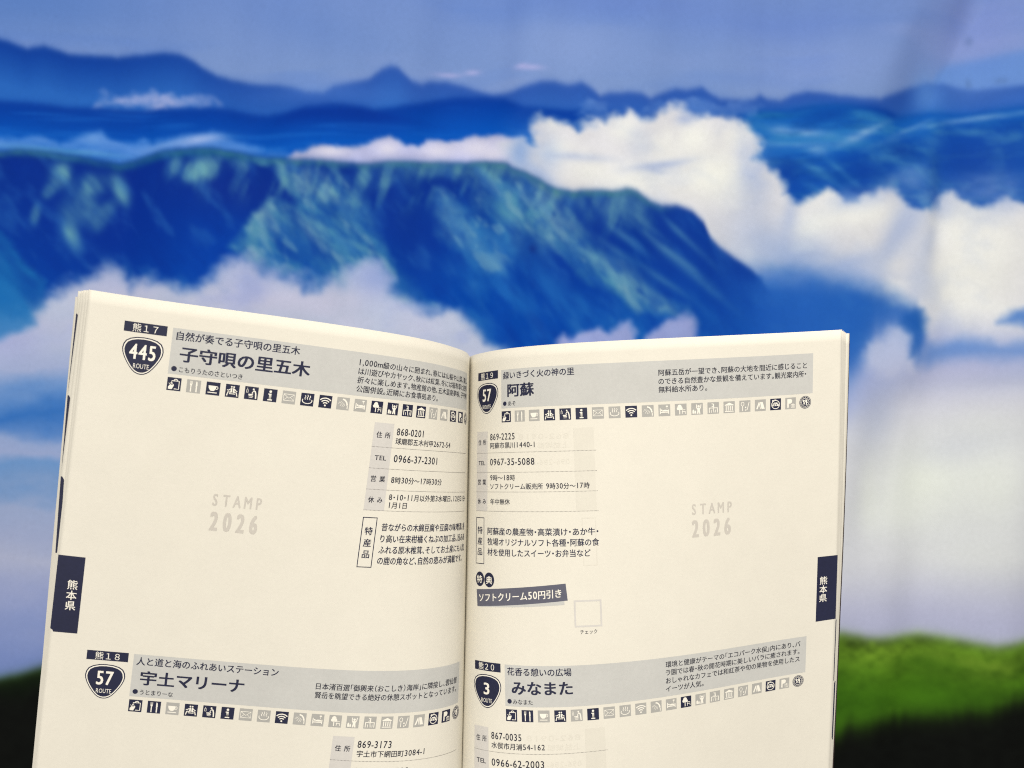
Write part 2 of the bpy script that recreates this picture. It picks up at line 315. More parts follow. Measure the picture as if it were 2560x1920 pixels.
    lay(body*np.clip(big+two+three, 0, 1)*sm(.08, .5, fg)*.38, c(128, 168, 182)); lay(body*np.clip(big+two+three, 0, 1)*sm(.08, .5, -fg)*.42, c(10, 66, 156))
    for k in range(26):                                                # gullies falling from the crest
        x0 = 60+rng.rand()*1750; yy0 = float(np.interp(x0, np.array(rim)[:, 0], np.array(rim)[:, 1]))+26+rng.rand()*60
        lay(body*blob(x0, yy0, 7+9*rng.rand(), 22+26*rng.rand(), -20+40*(x0 < 900)*rng.rand()-20*(x0 > 1000))*(.3+.25*rng.rand()), c(6, 50, 142))
    rr = fbm(34, 34, 195, 3, xx=X*.8-Y*.6, yy=(X*.6+Y*.8)/2.2)
    lay(body*sm(0, .7, rr)*.3, c(56, 116, 180)); lay(body*sm(0, .7, -rr)*.35*(Y > 330), c(0, 42, 138))
    lay(blob(1332, 624, 9, 11)*.5, c(6, 30, 110))
    lay(blob(1990, 800, 170, 130, 30)*.55, c(30, 88, 176)); lay(blob(1830, 790, 130, 90, 30)*.4, c(6, 66, 160))
    # --- valley clouds in front of the crater wall
    v1 = poly(A([(-2000, 1500), (140, 1370), (190, 1300), (250, 1262), (320, 1228), (350, 1200), (400, 1178), (460, 1164), (520, 1182), (560, 1218), (600, 1212), (640, 1205), (668, 1240), (720, 1242), (800, 1236), (880, 1236), (940, 1190), (990, 1150), (1040, 1130), (1100, 1142), (1160, 1168), (1220, 1180), (1290, 1220), (1370, 1232), (1440, 1242), (1500, 1225), (1545, 1160), (1600, 1140), (1660, 1150), (1688, 1210), (1690, 1262), (1740, 1300), (1800, 1332), (1880, 1345), (1950, 1348), (2010, 1390), (2090, 1470), (2200, 1560), (2200, 3000), (-2000, 3000)]), 30, 34, 60)
    f3 = fbm(220, 120, 121, 5)
    lay(v1*.96, np.clip(np.broadcast_to(c(180, 187, 208), img.shape)*(1+.09*f3[..., None]), 0, 1))
    for x, y, rx, ry, s in [(265, 715, 70, 50, .6), (360, 715, 40, 40, .5), (620, 700, 90, 50, .6), (760, 750, 130, 40, .55), (930, 700, 50, 50, .4), (560, 760, 120, 40, .35), (1050, 810, 60, 40, .3)]:
        lay(v1*blob(x, y, rx, ry)*s, c(190, 188, 214))
    lay(v1*sm(0, .7, fbm(150, 80, 201, 4))*.5, c(190, 190, 214)); lay(v1*sm(.05, .7, fbm(130, 80, 203, 4))*.5, c(140, 154, 206))
    lay(v1*(1-sm(0, 60, Y-690))*.25, c(120, 146, 204))
    lay(blob(950, 690, 60, 60, 0)*.35*v1, c(96, 126, 200))
    for pts in (RTp([(860, 190), (920, 130), (980, 170), (1060, 110), (1160, 66), (1260, 90), (1330, 130), (1420, 60), (1500, 30), (1560, 120), (1600, 300), (860, 300)]), RTp([(1780, 40), (1850, -10), (1940, -40), (2040, -20), (2080, 80), (2060, 200), (1700, 240), (1650, 160)])):
        lay(poly(pts, 13, 16, 40)*.85, np.clip(np.broadcast_to(c(160, 164, 208), img.shape)*(1+.08*f2[..., None]), 0, 1))
    # --- right side, lower sky and the lower cloud deck
    deck = below(line(D([(-3000, 700), (800, 420), (1140, 330), (1200, 240), (1230, 176), (1300, 160), (1355, 200), (1385, 250), (1420, 190), (1480, 180), (1741, 190), (3600, 200)]), 22, 70, 131), 24)*sm(1500, 1800, X)
    lay(deck, c(150, 164, 208))
    lay(poly(D([(1195, 300), (1200, 215), (1260, 190), (1290, 150), (1330, 146), (1368, 180), (1366, 260), (1400, 320), (1230, 330)]), 22, 22, 40)*.7, c(186, 194, 220))
    lay(poly([(2300, 900), (2340, 868), (2420, 850), (2500, 862), (2620, 850), (2620, 890), (2480, 900), (2400, 912), (2330, 930)], 26, 26, 70, 231)*.6, c(64, 116, 194))
    lay(poly([(2500, 800), (2540, 770), (2640, 745), (2640, 800), (2560, 812)], 20, 20, 60, 233)*.75, c(52, 106, 190))
    lay(poly([(2236, 806), (2262, 780), (2306, 772), (2318, 800), (2300, 840), (2296, 884), (2276, 890), (2284, 830)], 18, 16, 50, 235)*.75, c(24, 84, 168))
    lay(blob(2400, 930, 150, 34, -4)*.4, c(186, 184, 214))
    wh = below(line(D([(-3000, 900), (1130, 470), (1250, 400), (1350, 372), (1500, 368), (1741, 352), (3600, 330)]), 8, 90, 133), 22)*sm(1500, 1800, X)
    lay(wh*.92, np.clip(np.broadcast_to(c(204, 206, 210), img.shape)*(1+.05*fbm(260, 160, 141, 5)[..., None]), 0, 1))
    for x, y, rx, ry, s in [(2330, 1200, 120, 90, .7), (2260, 1290, 120, 60, .4), (2500, 1200, 90, 120, .5), (2480, 1040, 120, 60, .3), (2440, 1400, 160, 80, .25), (2180, 1230, 30, 90, .3)]:
        lay(wh*blob(x, y, rx, ry)*s, c(224, 230, 218))
    lay(blob(2420, 990, 260, 60)*.4, c(200, 200, 222)); lay(blob(2430, 1120, 130, 40, -14)*.25, c(180, 186, 206))
    lay(blob(2200, 1030, 60, 90, 20)*.3, c(140, 156, 200))  # shade of the diagonal fold, painted into the dye as grey-blue
    lv = sm(1380, 1580, Y)*sm(1500, 1800, X)
    lay(lv*.9, np.clip(np.broadcast_to(c(164, 168, 198), img.shape)*(1+.04*f1[..., None]), 0, 1))
    # --- left side below the cloud: bands of blue and lavender
    ls = 1-sm(500, 900, X)
    yy = np.array([700, 830, 930, 985, 1040, 1080, 1115, 1150, 1185, 1215, 1260, 1330, 1400, 1500, 1640, 1700]); 
    cc = np.array([(126, 138, 196), (160, 166, 204), (150, 158, 202), (96, 130, 194), (50, 100, 180), (84, 120, 188), (140, 152, 198), (146, 154, 198), (104, 136, 192), (112, 138, 190), (146, 154, 194), (152, 156, 194), (164, 164, 196), (144, 148, 192), (114, 126, 184), (110, 130, 188)])/255. + np.array([-.01, .018, 0])
    yn = Y + 62*fbm(170, 90, 151, 5)
    col = np.stack([np.interp(yn, yy, cc[:, k]) for k in range(3)], -1)
    lay(ls*below(880+30*fbm(120, 60, 153), 40), col)
    lay(blob(20, 850, 90, 50)*.5, c(150, 156, 208)); lay(poly(A([(-700, 1000), (0, 1190), (60, 1230), (130, 1330), (150, 1410), (60, 1440), (-700, 1900)]), 14, 10, 40)*.75, c(26, 106, 176))
    lay(poly(A([(90, 1180), (160, 1200), (205, 1260), (190, 1310), (150, 1340), (110, 1270)]), 12)*.5, c(8, 70, 156))
    md = sm(900, 1150, Y + 120*fbm(300, 160, 155, 4))*sm(560, 900, X)*(1-sm(1650, 1950, X))
    lay(md, np.clip(np.broadcast_to(c(168, 170, 208), img.shape)*(1+.08*fbm(260, 150, 157, 5)[..., None]), 0, 1))
    # --- green hill and its dark foot
    hill = line([(-700, 1640), (0, 1697), (60, 1684), (120, 1668), (400, 1650), (1500, 1600), (2100, 1580), (2165, 1594), (2240, 1597), (2310, 1594), (2400, 1602), (2486, 1612), (2560, 1604), (3260, 1560)], 4, 60, 161)
    hm = below(hill, 7)
    gr = fbm(130, 50, 171, 5); g2 = fbm(26, 18, 173, 3)
    gcol = c(76, 110, 26)*(1+.42*gr[..., None]+.18*g2[..., None])
    lay(hm, np.clip(gcol, 0, 1))
    lay(hm*blob(2200, 1640, 120, 40)*np.clip(.6+.6*g2, 0, 1), c(116, 152, 44)); lay(hm*blob(2440, 1665, 140, 26, 5)*np.clip(.5+.6*g2, 0, 1), c(110, 138, 44))
    lay(hm*sm(0, 1, (Y-hill)/170)*.6, c(40, 88, 10)); lay(hm*blob(2330, 1665, 90, 18, 6)*.4, c(48, 90, 14))
    lay(hm*blob(2300, 1740, 90, 40)*.3, c(78, 130, 22))
    lay(hm*(1-sm(300, 700, X))*.9, c(3, 12, 6))
    foot = line([(-700, 1760), (0, 1722), (60, 1725), (110, 1715), (600, 1760), (1600, 1850), (2060, 1838), (2090, 1825), (2120, 1812), (2150, 1815), (2200, 1800), (2260, 1806), (2330, 1790), (2400, 1782), (2460, 1776), (2520, 1756), (2560, 1744), (3260, 1700)])
    spk = 11*np.abs(fbm(30, 1e9, 181, 3))+14*fbm(60, 1e9, 183, 3)
    lay(below(foot-spk+8, 12), np.broadcast_to(c(9, 11, 9), img.shape)*(1+.3*g2[..., None]))
    # faint spots where the print has been touched
    for x, y, rx, ry in [(2478, 62, 10, 14), (2466, 180, 7, 14), (2534, 182, 12, 8)]:
        lay(blob(x, y, rx, ry)*.3, c(70, 96, 140))
    return X, Y, np.clip(img, 0, 1)

def A_b(l): return [(x/1.728, y/1.728, rx/1.728, ry/1.728, a, s) for x, y, rx, ry, a, s in l]
def RTp(l): return [(1140+x/3.456, 800+y/3.456) for x, y in l]

# ---------------------------------------------------------------- the hanging cloth
DIST = 1.25
def build_cloth():
    X, Y, img = paint_landscape()
    lin = np.where(img <= .04045, img/12.92, ((img+.055)/1.055)**2.4)
    lin = np.clip(lin*PRINT_GAIN, 0, .88)
    # folds and creases of the fabric, metres towards the viewer
    def wav(x, seeds):
        s = 0
        for k, (w, a, ph) in enumerate(seeds): s = s + a*np.sin(x/w*2*np.pi + ph)
        return s
    Z = .0068*wav(X+.10*Y+30*np.sin(Y/900), [(430, 1, .3), (263, .6, 1.1), (151, .28, 2.0), (701, 1.2, .7)])
    Z += .0014*wav(Y+.15*X, [(520, 1, .4), (330, .7, 2.2)])
    def crease(pts, w, a, fade):
        p = np.array(pts, float)
        xx = np.interp(Y, p[:, 1], p[:, 0])
        d = (X-xx)/w
        f = np.clip((Y-p[0, 1])/fade, 0, 1)*np.clip((p[-1, 1]-Y)/fade, 0, 1)
        return a*np.exp(-d*d)*f
    def pleat(pts, w, a, run, fade):
        p = np.array(pts, float)
        xx = np.interp(Y, p[:, 1], p[:, 0])
        f = np.clip((Y-p[0, 1])/fade, 0, 1)*np.clip((p[-1, 1]-Y)/fade, 0, 1); f = f*f*(3-2*f)
        t = np.clip((X-xx)/w*.5+.5, 0, 1)
        return a*f*t*t*(3-2*t)*np.exp(-np.maximum(X-xx-w, 0)/run)
    Z -= pleat([(2545, -420), (2405, -10), (2335, 90), (2275, 190), (2215, 330), (2160, 470)], 105, .046, 240, 220)
    Z -= crease([(2372, 300), (2366, 520), (2350, 700)], 34, .0110, 120)
    Z -= pleat([(2270, 860), (2225, 960), (2190, 1080), (2160, 1200), (2120, 1420)], 80, .026, 330, 170)
    d = (Y-(980-.06*(X-2300)))/24
    Z -= .0022*np.exp(-d*d)*np.clip((X-2330)/160, 0, 1)
    Z -= crease([(770, -300), (775, 60), (790, 300)], 44, .0060, 160)
    Z -= crease([(1265, -300), (1262, 80), (1255, 300)], 30, .0024, 120)
    Z -= crease([(1925, -300), (1920, 80), (1915, 330)], 26, .0024, 120)
    Z -= crease([(490, 380), (498, 560), (500, 760)], 30, .0024, 120)
    wx = (X-1280)/1920*DIST
    wz = EYE[2]-(Y-960)/1920*DIST
    co = np.stack([wx, DIST-Z, wz], -1).reshape(-1, 3)
    base = co[(NY-1)*NX + NX//2].copy()
    co = co-base
    i, j = np.meshgrid(np.arange(NX-1), np.arange(NY-1))
    a = (j*NX+i).ravel()
    quads = np.stack([a, a+NX, a+NX+1, a+1], 1)
    me = bpy.data.meshes.new('printed_cloth')
    me.vertices.add(len(co)); me.vertices.foreach_set('co', co.astype(np.float32).ravel())
    me.loops.add(quads.size); me.loops.foreach_set('vertex_index', quads.astype(np.int32).ravel())
    me.polygons.add(len(quads)); me.polygons.foreach_set('loop_start', (np.arange(len(quads))*4).astype(np.int32))
    me.polygons.foreach_set('use_smooth', np.ones(len(quads), bool))
    me.update(); me.validate()
    at = me.color_attributes.new('dye', 'FLOAT_COLOR', 'POINT')
    at.data.foreach_set('color', np.concatenate([lin.reshape(-1, 3), np.ones((len(co), 1))], 1).astype(np.float32).ravel())
    m = bpy.data.materials.new('printed_fabric'); m.use_nodes = True
    N, Lk = m.node_tree.nodes, m.node_tree.links
    b = N['Principled BSDF']
    b.inputs['Roughness'].default_value = .75
    b.inputs['Specular IOR Level'].default_value = .06
    b.inputs['Sheen Weight'].default_value = 0
    vc = N.new('ShaderNodeVertexColor'); vc.layer_name = 'dye'
    tc = N.new('ShaderNodeTexCoord')
    wv = N.new('ShaderNodeTexNoise'); wv.inputs['Scale'].default_value = 420; wv.inputs['Detail'].default_value = 4
    Lk.new(tc.outputs['Object'], wv.inputs['Vector'])
    mr = N.new('ShaderNodeMapRange'); mr.inputs['From Min'].default_value = .3; mr.inputs['From Max'].default_value = .7
    mr.inputs['To Min'].default_value = .93; mr.inputs['To Max'].default_value = 1.07
    Lk.new(wv.outputs['Fac'], mr.inputs['Value'])
    sc = N.new('ShaderNodeVectorMath'); sc.operation = 'SCALE'
    Lk.new(vc.outputs['Color'], sc.inputs[0]); Lk.new(mr.outputs['Result'], sc.inputs['Scale'])
    Lk.new(sc.outputs['Vector'], b.inputs['Base Color'])
    me.materials.append(m)
    o = bpy.data.objects.new('fabric_backdrop', me)
    o.location = base
    COL.objects.link(o)
    o['label'] = 'hanging cloth printed with blue mountains, white clouds and a green hill, behind the open book'
    o['category'] = 'backdrop'
    return o
PRINT_GAIN = 1.0
build_cloth()

# ---------------------------------------------------------------- the open book: measured sheet surfaces (millimetres, seen from the lens)
KNOTS = np.array([0,0,0,0,4.606,10.364,19.577,34.548,63.337,103.643,161.222,161.222,161.222,161.222])
SHEET = {'L': np.array([[[-17.407,63.592,294.672],[-0.923,74.379,-9.835],[-0.152,-0.055,-0.287],[0.011,-0.017,-0.018]],[[-17.51,63.392,293.152],[-0.927,74.367,-9.83],[-0.146,-0.055,-0.285],[0.004,-0.017,-0.015]],[[-17.612,62.959,289.739],[-0.855,74.331,-9.859],[-0.256,-0.064,-0.313],[-0.033,-0.015,-0.016]],[[-18.627,62.141,283.298],[-2.168,74.294,-9.631],[-0.795,-0.063,-0.117],[-0,-0.01,0.042]],[[-23.214,60.853,274.442],[-4.012,74.17,-8.545],[-1.433,-0,0.47],[0.04,0.022,0.064]],[[-35.699,58.724,261.953],[-8.076,74.077,-4.516],[-0.878,-0.03,1.184],[0.003,0.04,0.016]],[[-61.506,55.463,251.56],[-11.398,73.82,4.345],[0.253,0.018,0.754],[0.032,0.025,0.007]],[[-102.84,49.913,245.382],[-11.846,73.429,6.219],[-0.007,-0.058,-0.039],[0.075,0.053,0.022]],[[-134.639,45.716,239.439],[-12.141,72.988,8.525],[0.107,0.074,0.178],[0.032,0.049,0.011]],[[-153.586,42.662,238.562],[-11.725,73.747,4.483],[0.225,-0.027,0.129],[-0.007,0.011,-0.001]]]), 'R': np.array([[[-17.407,63.592,294.672],[-0.923,74.379,-9.835],[-0.152,-0.055,-0.287],[0.011,-0.017,-0.018]],[[-16.98,63.4,293.204],[-0.85,74.373,-9.812],[0.042,-0.042,-0.206],[0.013,-0.016,-0.007]],[[-15.427,62.993,290.11],[-0.642,74.386,-9.704],[0.126,-0.04,-0.151],[0.031,-0.022,-0.005]],[[-11.262,62.34,285.094],[-0.022,74.432,-9.19],[0.422,-0.007,0.145],[0.027,-0.022,0.005]],[[-3.387,61.497,278.896],[1.251,74.59,-7.513],[0.546,0.04,0.669],[-0.004,-0.019,0.012]],[[13.212,60.539,272.485],[2.723,74.822,-3.829],[0.235,0.056,0.835],[-0.008,-0.029,0.009]],[[41.561,59.304,270.463],[2.996,74.752,2.083],[-0.157,0.036,0.754],[0.054,-0.014,-0.002]],[[83.206,57.305,275.768],[2.093,74.374,9.856],[-0.37,-0.05,0.227],[0.041,-0.016,0.002]],[[114.966,55.03,284.08],[1.757,73.998,11.111],[-0.374,0.006,0.269],[0.023,-0.01,-0.002]],[[133.995,54.135,286.69],[2.435,74.683,8.104],[-0.551,0.007,0.352],[0.008,0.002,-0.004]]])}
VH = 65*1.151587
PAGE_W, PAGE_H, ENTRY = 148.0, 210.0, 106.33

def basis(u):
    u = np.clip(np.asarray(u, float), 0, KNOTS[-1]-1e-4); n = len(KNOTS)-1
    cur = [((u >= KNOTS[i]) & (u < KNOTS[i+1])).astype(float) for i in range(n)]
    for k in range(1, 4):
        nx = []
        for i in range(n-k):
            a = 0*u
            if KNOTS[i+k] > KNOTS[i]: a = a+(u-KNOTS[i])/(KNOTS[i+k]-KNOTS[i])*cur[i]
            if KNOTS[i+k+1] > KNOTS[i+1]: a = a+(KNOTS[i+k+1]-u)/(KNOTS[i+k+1]-KNOTS[i+1])*cur[i+1]
            nx.append(a)
        cur = nx
    return np.stack(cur, -1)

def raw(side, u, v):
    u, v = np.broadcast_arrays(np.asarray(u, float), np.asarray(v, float))
    vc = np.minimum(v, 160.0)
    t = (vc-VH)/VH
    V = np.stack([t**0, t, t**2, t**3], -1)
    D = np.stack([0*t, t**0, 2*t, 3*t**2], -1)/VH*(v-vc)[..., None]
    P = np.einsum('...i,...j,ijk->...k', basis(u), V+D, SHEET[side])
    return P

def sheet(side, u, v, lift=0.0):
    """world point on a page; lift in mm towards the reader"""
    u, v = np.broadcast_arrays(np.asarray(u, float), np.asarray(v, float))
    P = raw(side, u, v)
    if np.any(lift):
        h = .25
        du = raw(side, u+h, v)-raw(side, np.maximum(u-h, 0), v)
        dv = raw(side, u, v+h)-raw(side, u, v-h)
        n = np.cross(du, dv); n /= np.linalg.norm(n, axis=-1, keepdims=True)+1e-12
        if side == 'R': n = -n
        P = P+n*np.asarray(lift)[..., None]
    return np.stack([P[..., 0], P[..., 2], -P[..., 1]], -1)*.001+np.array(EYE)

ROOT = sheet('L', 0.0, PAGE_H)
book = bpy.data.objects.new('stamp_book', None)
book.location = ROOT
COL.objects.link(book)
book['label'] = 'open cream paperback stamp book with Japanese text and navy index tabs'
book['category'] = 'book'

def link(name, verts, faces, mats, parent, fmat=None, smooth=True):
    me = bpy.data.meshes.new(name)
    me.from_pydata([tuple(v) for v in (np.asarray(verts)-ROOT)], [], faces)
    for m in mats: me.materials.append(m)
    if fmat is not None: me.polygons.foreach_set('material_index', np.array(fmat, np.int32))
    if smooth: me.polygons.foreach_set('use_smooth', np.ones(len(me.polygons), bool))
    me.update()
    o = bpy.data.objects.new(name, me)
    COL.objects.link(o)
    o.parent = parent
    return o

def ustations(u1, u0=0.0):
    return np.unique(np.concatenate([[u0], np.arange(u0+.3, min(40, u1), .4), np.arange(40, u1-.6, 1.2), [u1]]))

def slab(name, side, edge, back0, back1, mat, parent, u0=0.0, v0=0.0, v1=PAGE_H, mat_edge=None):
    """a sheaf of leaves: front face back0(u) mm and rear face back1(u) mm behind the top page, fore-edge profile edge(v)"""
    U = ustations(PAGE_W, u0)/PAGE_W; Vv = np.unique(np.concatenate([np.arange(v0, v1, 4.0), [v1]]))
    s, v = np.meshgrid(U, Vv, indexing='ij')
    E = edge(v); u = u0+(s-U[0])/(1-U[0])*(E-u0)
    F = sheet(side, u, v, -back0(u)); B = sheet(side, u, v, -back1(u))
    n, m = s.shape
    verts = np.concatenate([F.reshape(-1, 3), B.reshape(-1, 3)])
    k = n*m; faces = []; fm = []
    for i in range(n-1):
        for j in range(m-1):
            a = i*m+j
            faces.append((a, a+1, a+m+1, a+m)); fm.append(0)
            faces.append((k+a, k+a+m, k+a+m+1, k+a+1)); fm.append(0)
    rim = [i*m for i in range(n)] + [(n-1)*m+j for j in range(1, m)] + [i*m+m-1 for i in range(n-2, -1, -1)] + [j for j in range(m-2, 0, -1)]
    for q in range(len(rim)):
        a, b = rim[q], rim[(q+1) % len(rim)]
        faces.append((a, b, k+b, k+a)); fm.append(1)
    o = link(name, verts, faces, [mat, mat_edge or mat], parent, fm)
    sm_ = np.ones(len(o.data.polygons), bool); sm_[np.array(fm) == 1] = False
    o.data.polygons.foreach_set('use_smooth', sm_)
    return o

def taper(d):
    return lambda u: .02+d*np.clip((np.asarray(u, float)-6)/60, 0, 1)**1.2
prof = lambda pts: (lambda v: np.interp(v, [p[0] for p in pts], [p[1] for p in pts]))

# ---- flat print on a page
class Print:
    LIFT = .020
    def __init__(self, side):
        self.side, self.sg = side, (1 if side == 'R' else -1)
        self.uv, self.lv, self.f, self.fm, self.mats = [], [], [], [], []
    def mi(self, m):
        if m not in self.mats: self.mats.append(m)
        return self.mats.index(m)
    def tri(self, pts, faces, mat, level):
        k = len(self.uv); i = self.mi(mat)
        self.uv += [tuple(p) for p in pts]; self.lv += [level]*len(pts)
        for f in faces: self.f.append(tuple(k+q for q in f)); self.fm.append(i)
    def poly(self, pts, mat, level=1):
        self.tri(pts, [tuple(q) for q in tessellate_polygon([[Vector((p[0], p[1], 0)) for p in pts]])], mat, level)
    def rect(self, u0, v0, u1, v1, mat, level=1, skew=None):
        nu = max(1, int(abs(u1-u0)/.6)); nv = max(1, int(abs(v1-v0)/4.0))
        a = np.linspace(0, 1, nu+1); b = np.linspace(0, 1, nv+1)
        pts = [(u0+(u1-u0)*x, v0+(v1-v0)*y + (skew*x if skew else 0)) for x in a for y in b]
        faces = [(i*(nv+1)+j, i*(nv+1)+j+1, (i+1)*(nv+1)+j+1, (i+1)*(nv+1)+j) for i in range(nu) for j in range(nv)]
        self.tri(pts, faces, mat, level)
    def frame(self, u0, v0, u1, v1, w, mat, level=1):
        if u1 < u0: u0, u1 = u1, u0
        self.rect(u0, v0, u1, v0+w, mat, level); self.rect(u0, v1-w, u1, v1, mat, level)
        self.rect(u0, v0+w, u0+w, v1-w, mat, level); self.rect(u1-w, v0+w, u1, v1-w, mat, level)
    def stroke(self, pts, w, mat, level=1):
        pts = np.array(pts, float)
        d = np.gradient(pts, axis=0); d /= np.linalg.norm(d, axis=1, keepdims=True)+1e-9
        n = np.stack([-d[:, 1], d[:, 0]], 1)*w/2
        q = np.concatenate([pts+n, pts-n]); m = len(pts)
        self.tri(q, [(i, i+1, m+i+1, m+i) for i in range(m-1)], mat, level)
    def disc(self, u, v, ru, rv, mat, level=1, n=28):
        a = np.linspace(0, 2*np.pi, n, endpoint=False)
        self.poly([(u+ru*np.cos(t), v+rv*np.sin(t)) for t in a], mat, level)
    def text(self, body, u0, u1, v, size, mat, bold=0.0, level=2, latin=False, tilt=0.0, mirror=False):
        """one line of lettering from u0 to u1 (reading direction) centred on v"""
        P, F, bb = glyphs(body)
        cy = .345 if latin else .38
        w = abs(u1-u0); g = w/(bb[1]-bb[0])
        for k, (dx, dy) in enumerate(HEAVY if bold else HEAVY[:1]):
            x = (P[:, 0]-bb[0])*g+dx*bold*size; y = (P[:, 1]-cy+dy*bold)*size
            u = u0+math.copysign(1, u1-u0)*x
            self.tri(np.stack([u, v-y+tilt*x/w], 1), F, mat, level+.15*k)
    def glyph(self, ch, u, v, size, mat, bold=0.0, level=2, wx=1.0):
        P, F, bb = glyphs(ch)
        for k, (dx, dy) in enumerate(HEAVY if bold else HEAVY[:1]):
            x = ((P[:, 0]-(bb[0]+bb[1])/2)*wx+dx*bold)*size*self.sg; y = (P[:, 1]-(bb[2]+bb[3])/2+dy*bold)*size
            self.tri(np.stack([u+x, v-y], 1), F, mat, level+.15*k)
    def refine(self):
        mid, out, todo = {}, [], list(zip(self.f, self.fm))
        def half(a, b):
            k = (min(a, b), max(a, b))
            if k not in mid:
                mid[k] = len(self.uv); self.uv.append(((self.uv[a][0]+self.uv[b][0])/2, (self.uv[a][1]+self.uv[b][1])/2)); self.lv.append(self.lv[a])
            return mid[k]
        while todo:                                        # keep every facet short so that it hugs the curved page
            f, m = todo.pop()
            if len(f) != 3: out.append((f, m)); continue
            a, b, c = f; U = self.uv
            d = (abs(U[a][0]-U[b][0]), abs(U[b][0]-U[c][0]), abs(U[c][0]-U[a][0])); w = max(d)
            if w <= (.7 if U[a][0] < 45 else 1.4): out.append((f, m)); continue
            for _ in range(d.index(w)): a, b, c = b, c, a
            h = half(a, b); todo += [((a, h, c), m), ((h, b, c), m)]
        self.f, self.fm = [q[0] for q in out], [q[1] for q in out]
    def build(self, name, parent):
        self.refine()
        uv = np.array(self.uv); lift = self.LIFT*np.array(self.lv, float)
        return link(name, sheet(self.side, uv[:, 0], uv[:, 1], lift), self.f, self.mats, parent, self.fm)

_cache = {}
HEAVY = [(0, 0), (-1, -.55), (1, .55), (-1, .55), (1, -.55)]
def one_glyph(ch):
    c = bpy.data.curves.new('lettering', 'FONT')
    c.body = ch; c.size = 1; c.resolution_u = 3
    o = bpy.data.objects.new('lettering', c)
    me = bpy.data.meshes.new_from_object(o)
    P = np.array([(p.co.x, p.co.y) for p in me.vertices]).reshape(-1, 2); F = [tuple(p.vertices) for p in me.polygons if p.area > 1e-7]
    bpy.data.objects.remove(o); bpy.data.curves.remove(c); bpy.data.meshes.remove(me)
    return P, F
HALF = {'、': (.5, 0), '。': (.5, 0), '・': (.5, -.25), '「': (.5, -.5), '」': (.5, 0), '（': (.5, -.5), '）': (.5, 0)}
def glyphs(body):
    """a line set solid: full-width kanji and kana, half-width marks, figures as tall as the kanji"""
    if body in _cache: return _cache[body]
    if len(body) > 1:
        x, Ps, Fs, n = 0., [], [], 0
        for ch in body:
            if ch == ' ': x += .45; continue
            P, F, bb = glyphs(ch)
            if ord(ch) < 256:
                s = 1.16 if ord(ch) < 65 or len(body) > 5 else 1.0
                w = bb[1]-bb[0]
                adv = max(w*s*.92, .2)+.10 if not ch.isdigit() else .62
                P = np.stack([(P[:, 0]-(bb[0]+bb[1])/2)*s*.92+x+adv/2, P[:, 1]*s], 1)
            else:
                adv, dx = HALF.get(ch, (1., 0.))
                P = np.stack([P[:, 0]+dx+x, P[:, 1]], 1)
            Ps.append(P); Fs += [tuple(q+n for q in f) for f in F]; n += len(P); x += adv
        P, F = np.concatenate(Ps), Fs
    else:
        P, F = one_glyph(body)
    _cache[body] = (P, F, (P[:, 0].min(), P[:, 0].max(), P[:, 1].min(), P[:, 1].max()))
    return _cache[body]

# ---- the leaves beneath, their stepped fore-edges and thumb-index strips
def strip(side, block, edge, depth, v0, v1, w0, w1, mat=None):
    p = Print(side)
    vs = np.linspace(v0, v1, 26)
    w = np.interp(vs, [v0, v1], [w0, w1])*np.clip(np.minimum((vs-v0)/.8, (v1-vs)/.8)*.6+.4, 0, 1)
    e = edge(vs)-.02
    pts = np.concatenate([np.stack([e, vs], 1), np.stack([e-w, vs], 1)]); m = len(vs)
    lift = .03-taper(depth)(pts[:, 0])
    return link('index_tab', sheet(side, pts[:, 0], pts[:, 1], lift), [(i, i+1, m+i+1, m+i) for i in range(m-1)], [mat or M_INK], block)

LEFT = [('leaves', [(0, 148.9), (60, 148.6), (110, 148.35), (210, 148.2)], .2, .45, .3, None),
        ('leaves', [(0, 150.0), (59, 150.2), (84, 149.2), (110, 148.7), (160, 148.3), (210, 148.2)], .65, .95, .5, (58.9, 83.5, 1.05, 1.15)),
        ('leaves', [(0, 151.0), (33, 151.3), (58.5, 150.4), (84, 149.9), (110, 149.2), (160, 148.7), (210, 148.5)], 1.15, 1.45, .8, (33.4, 58.6, 1.0, 1.05)),
        ('leaves', [(0, 152.3), (8, 152.0), (33, 151.6), (58, 151.0), (84, 150.5), (110, 149.7), (160, 149.1), (210, 148.9)], 1.65, 2.0, 1.1, (8, 33.1, .85, 1.3)),
        ('leaves', [(0, 153.35), (58, 151.65), (118, 150.15), (156, 149.6), (210, 149.2)], 2.25, 2.7, 3.0, None)]
RIGHT = [('leaves', [(0, 148.8), (100, 148.55), (210, 148.3)], .25, .45, .5, (109, 133.6, .45, .42)),
         ('leaves', [(0, 149.7), (68, 149.5), (134, 149.3), (210, 149.0)], .75, .95, .9, (133.9, 158, .5, .5)),
         ('leaves', [(0, 150.7), (68, 150.2), (134, 149.8), (210, 149.5)], 1.3, 1.5, 1.3, None),
         ('leaves', [(0, 152.6), (68, 151.3), (106, 150.6), (170, 150.1), (210, 149.9)], 1.8, 2.6, 1.7, None)]

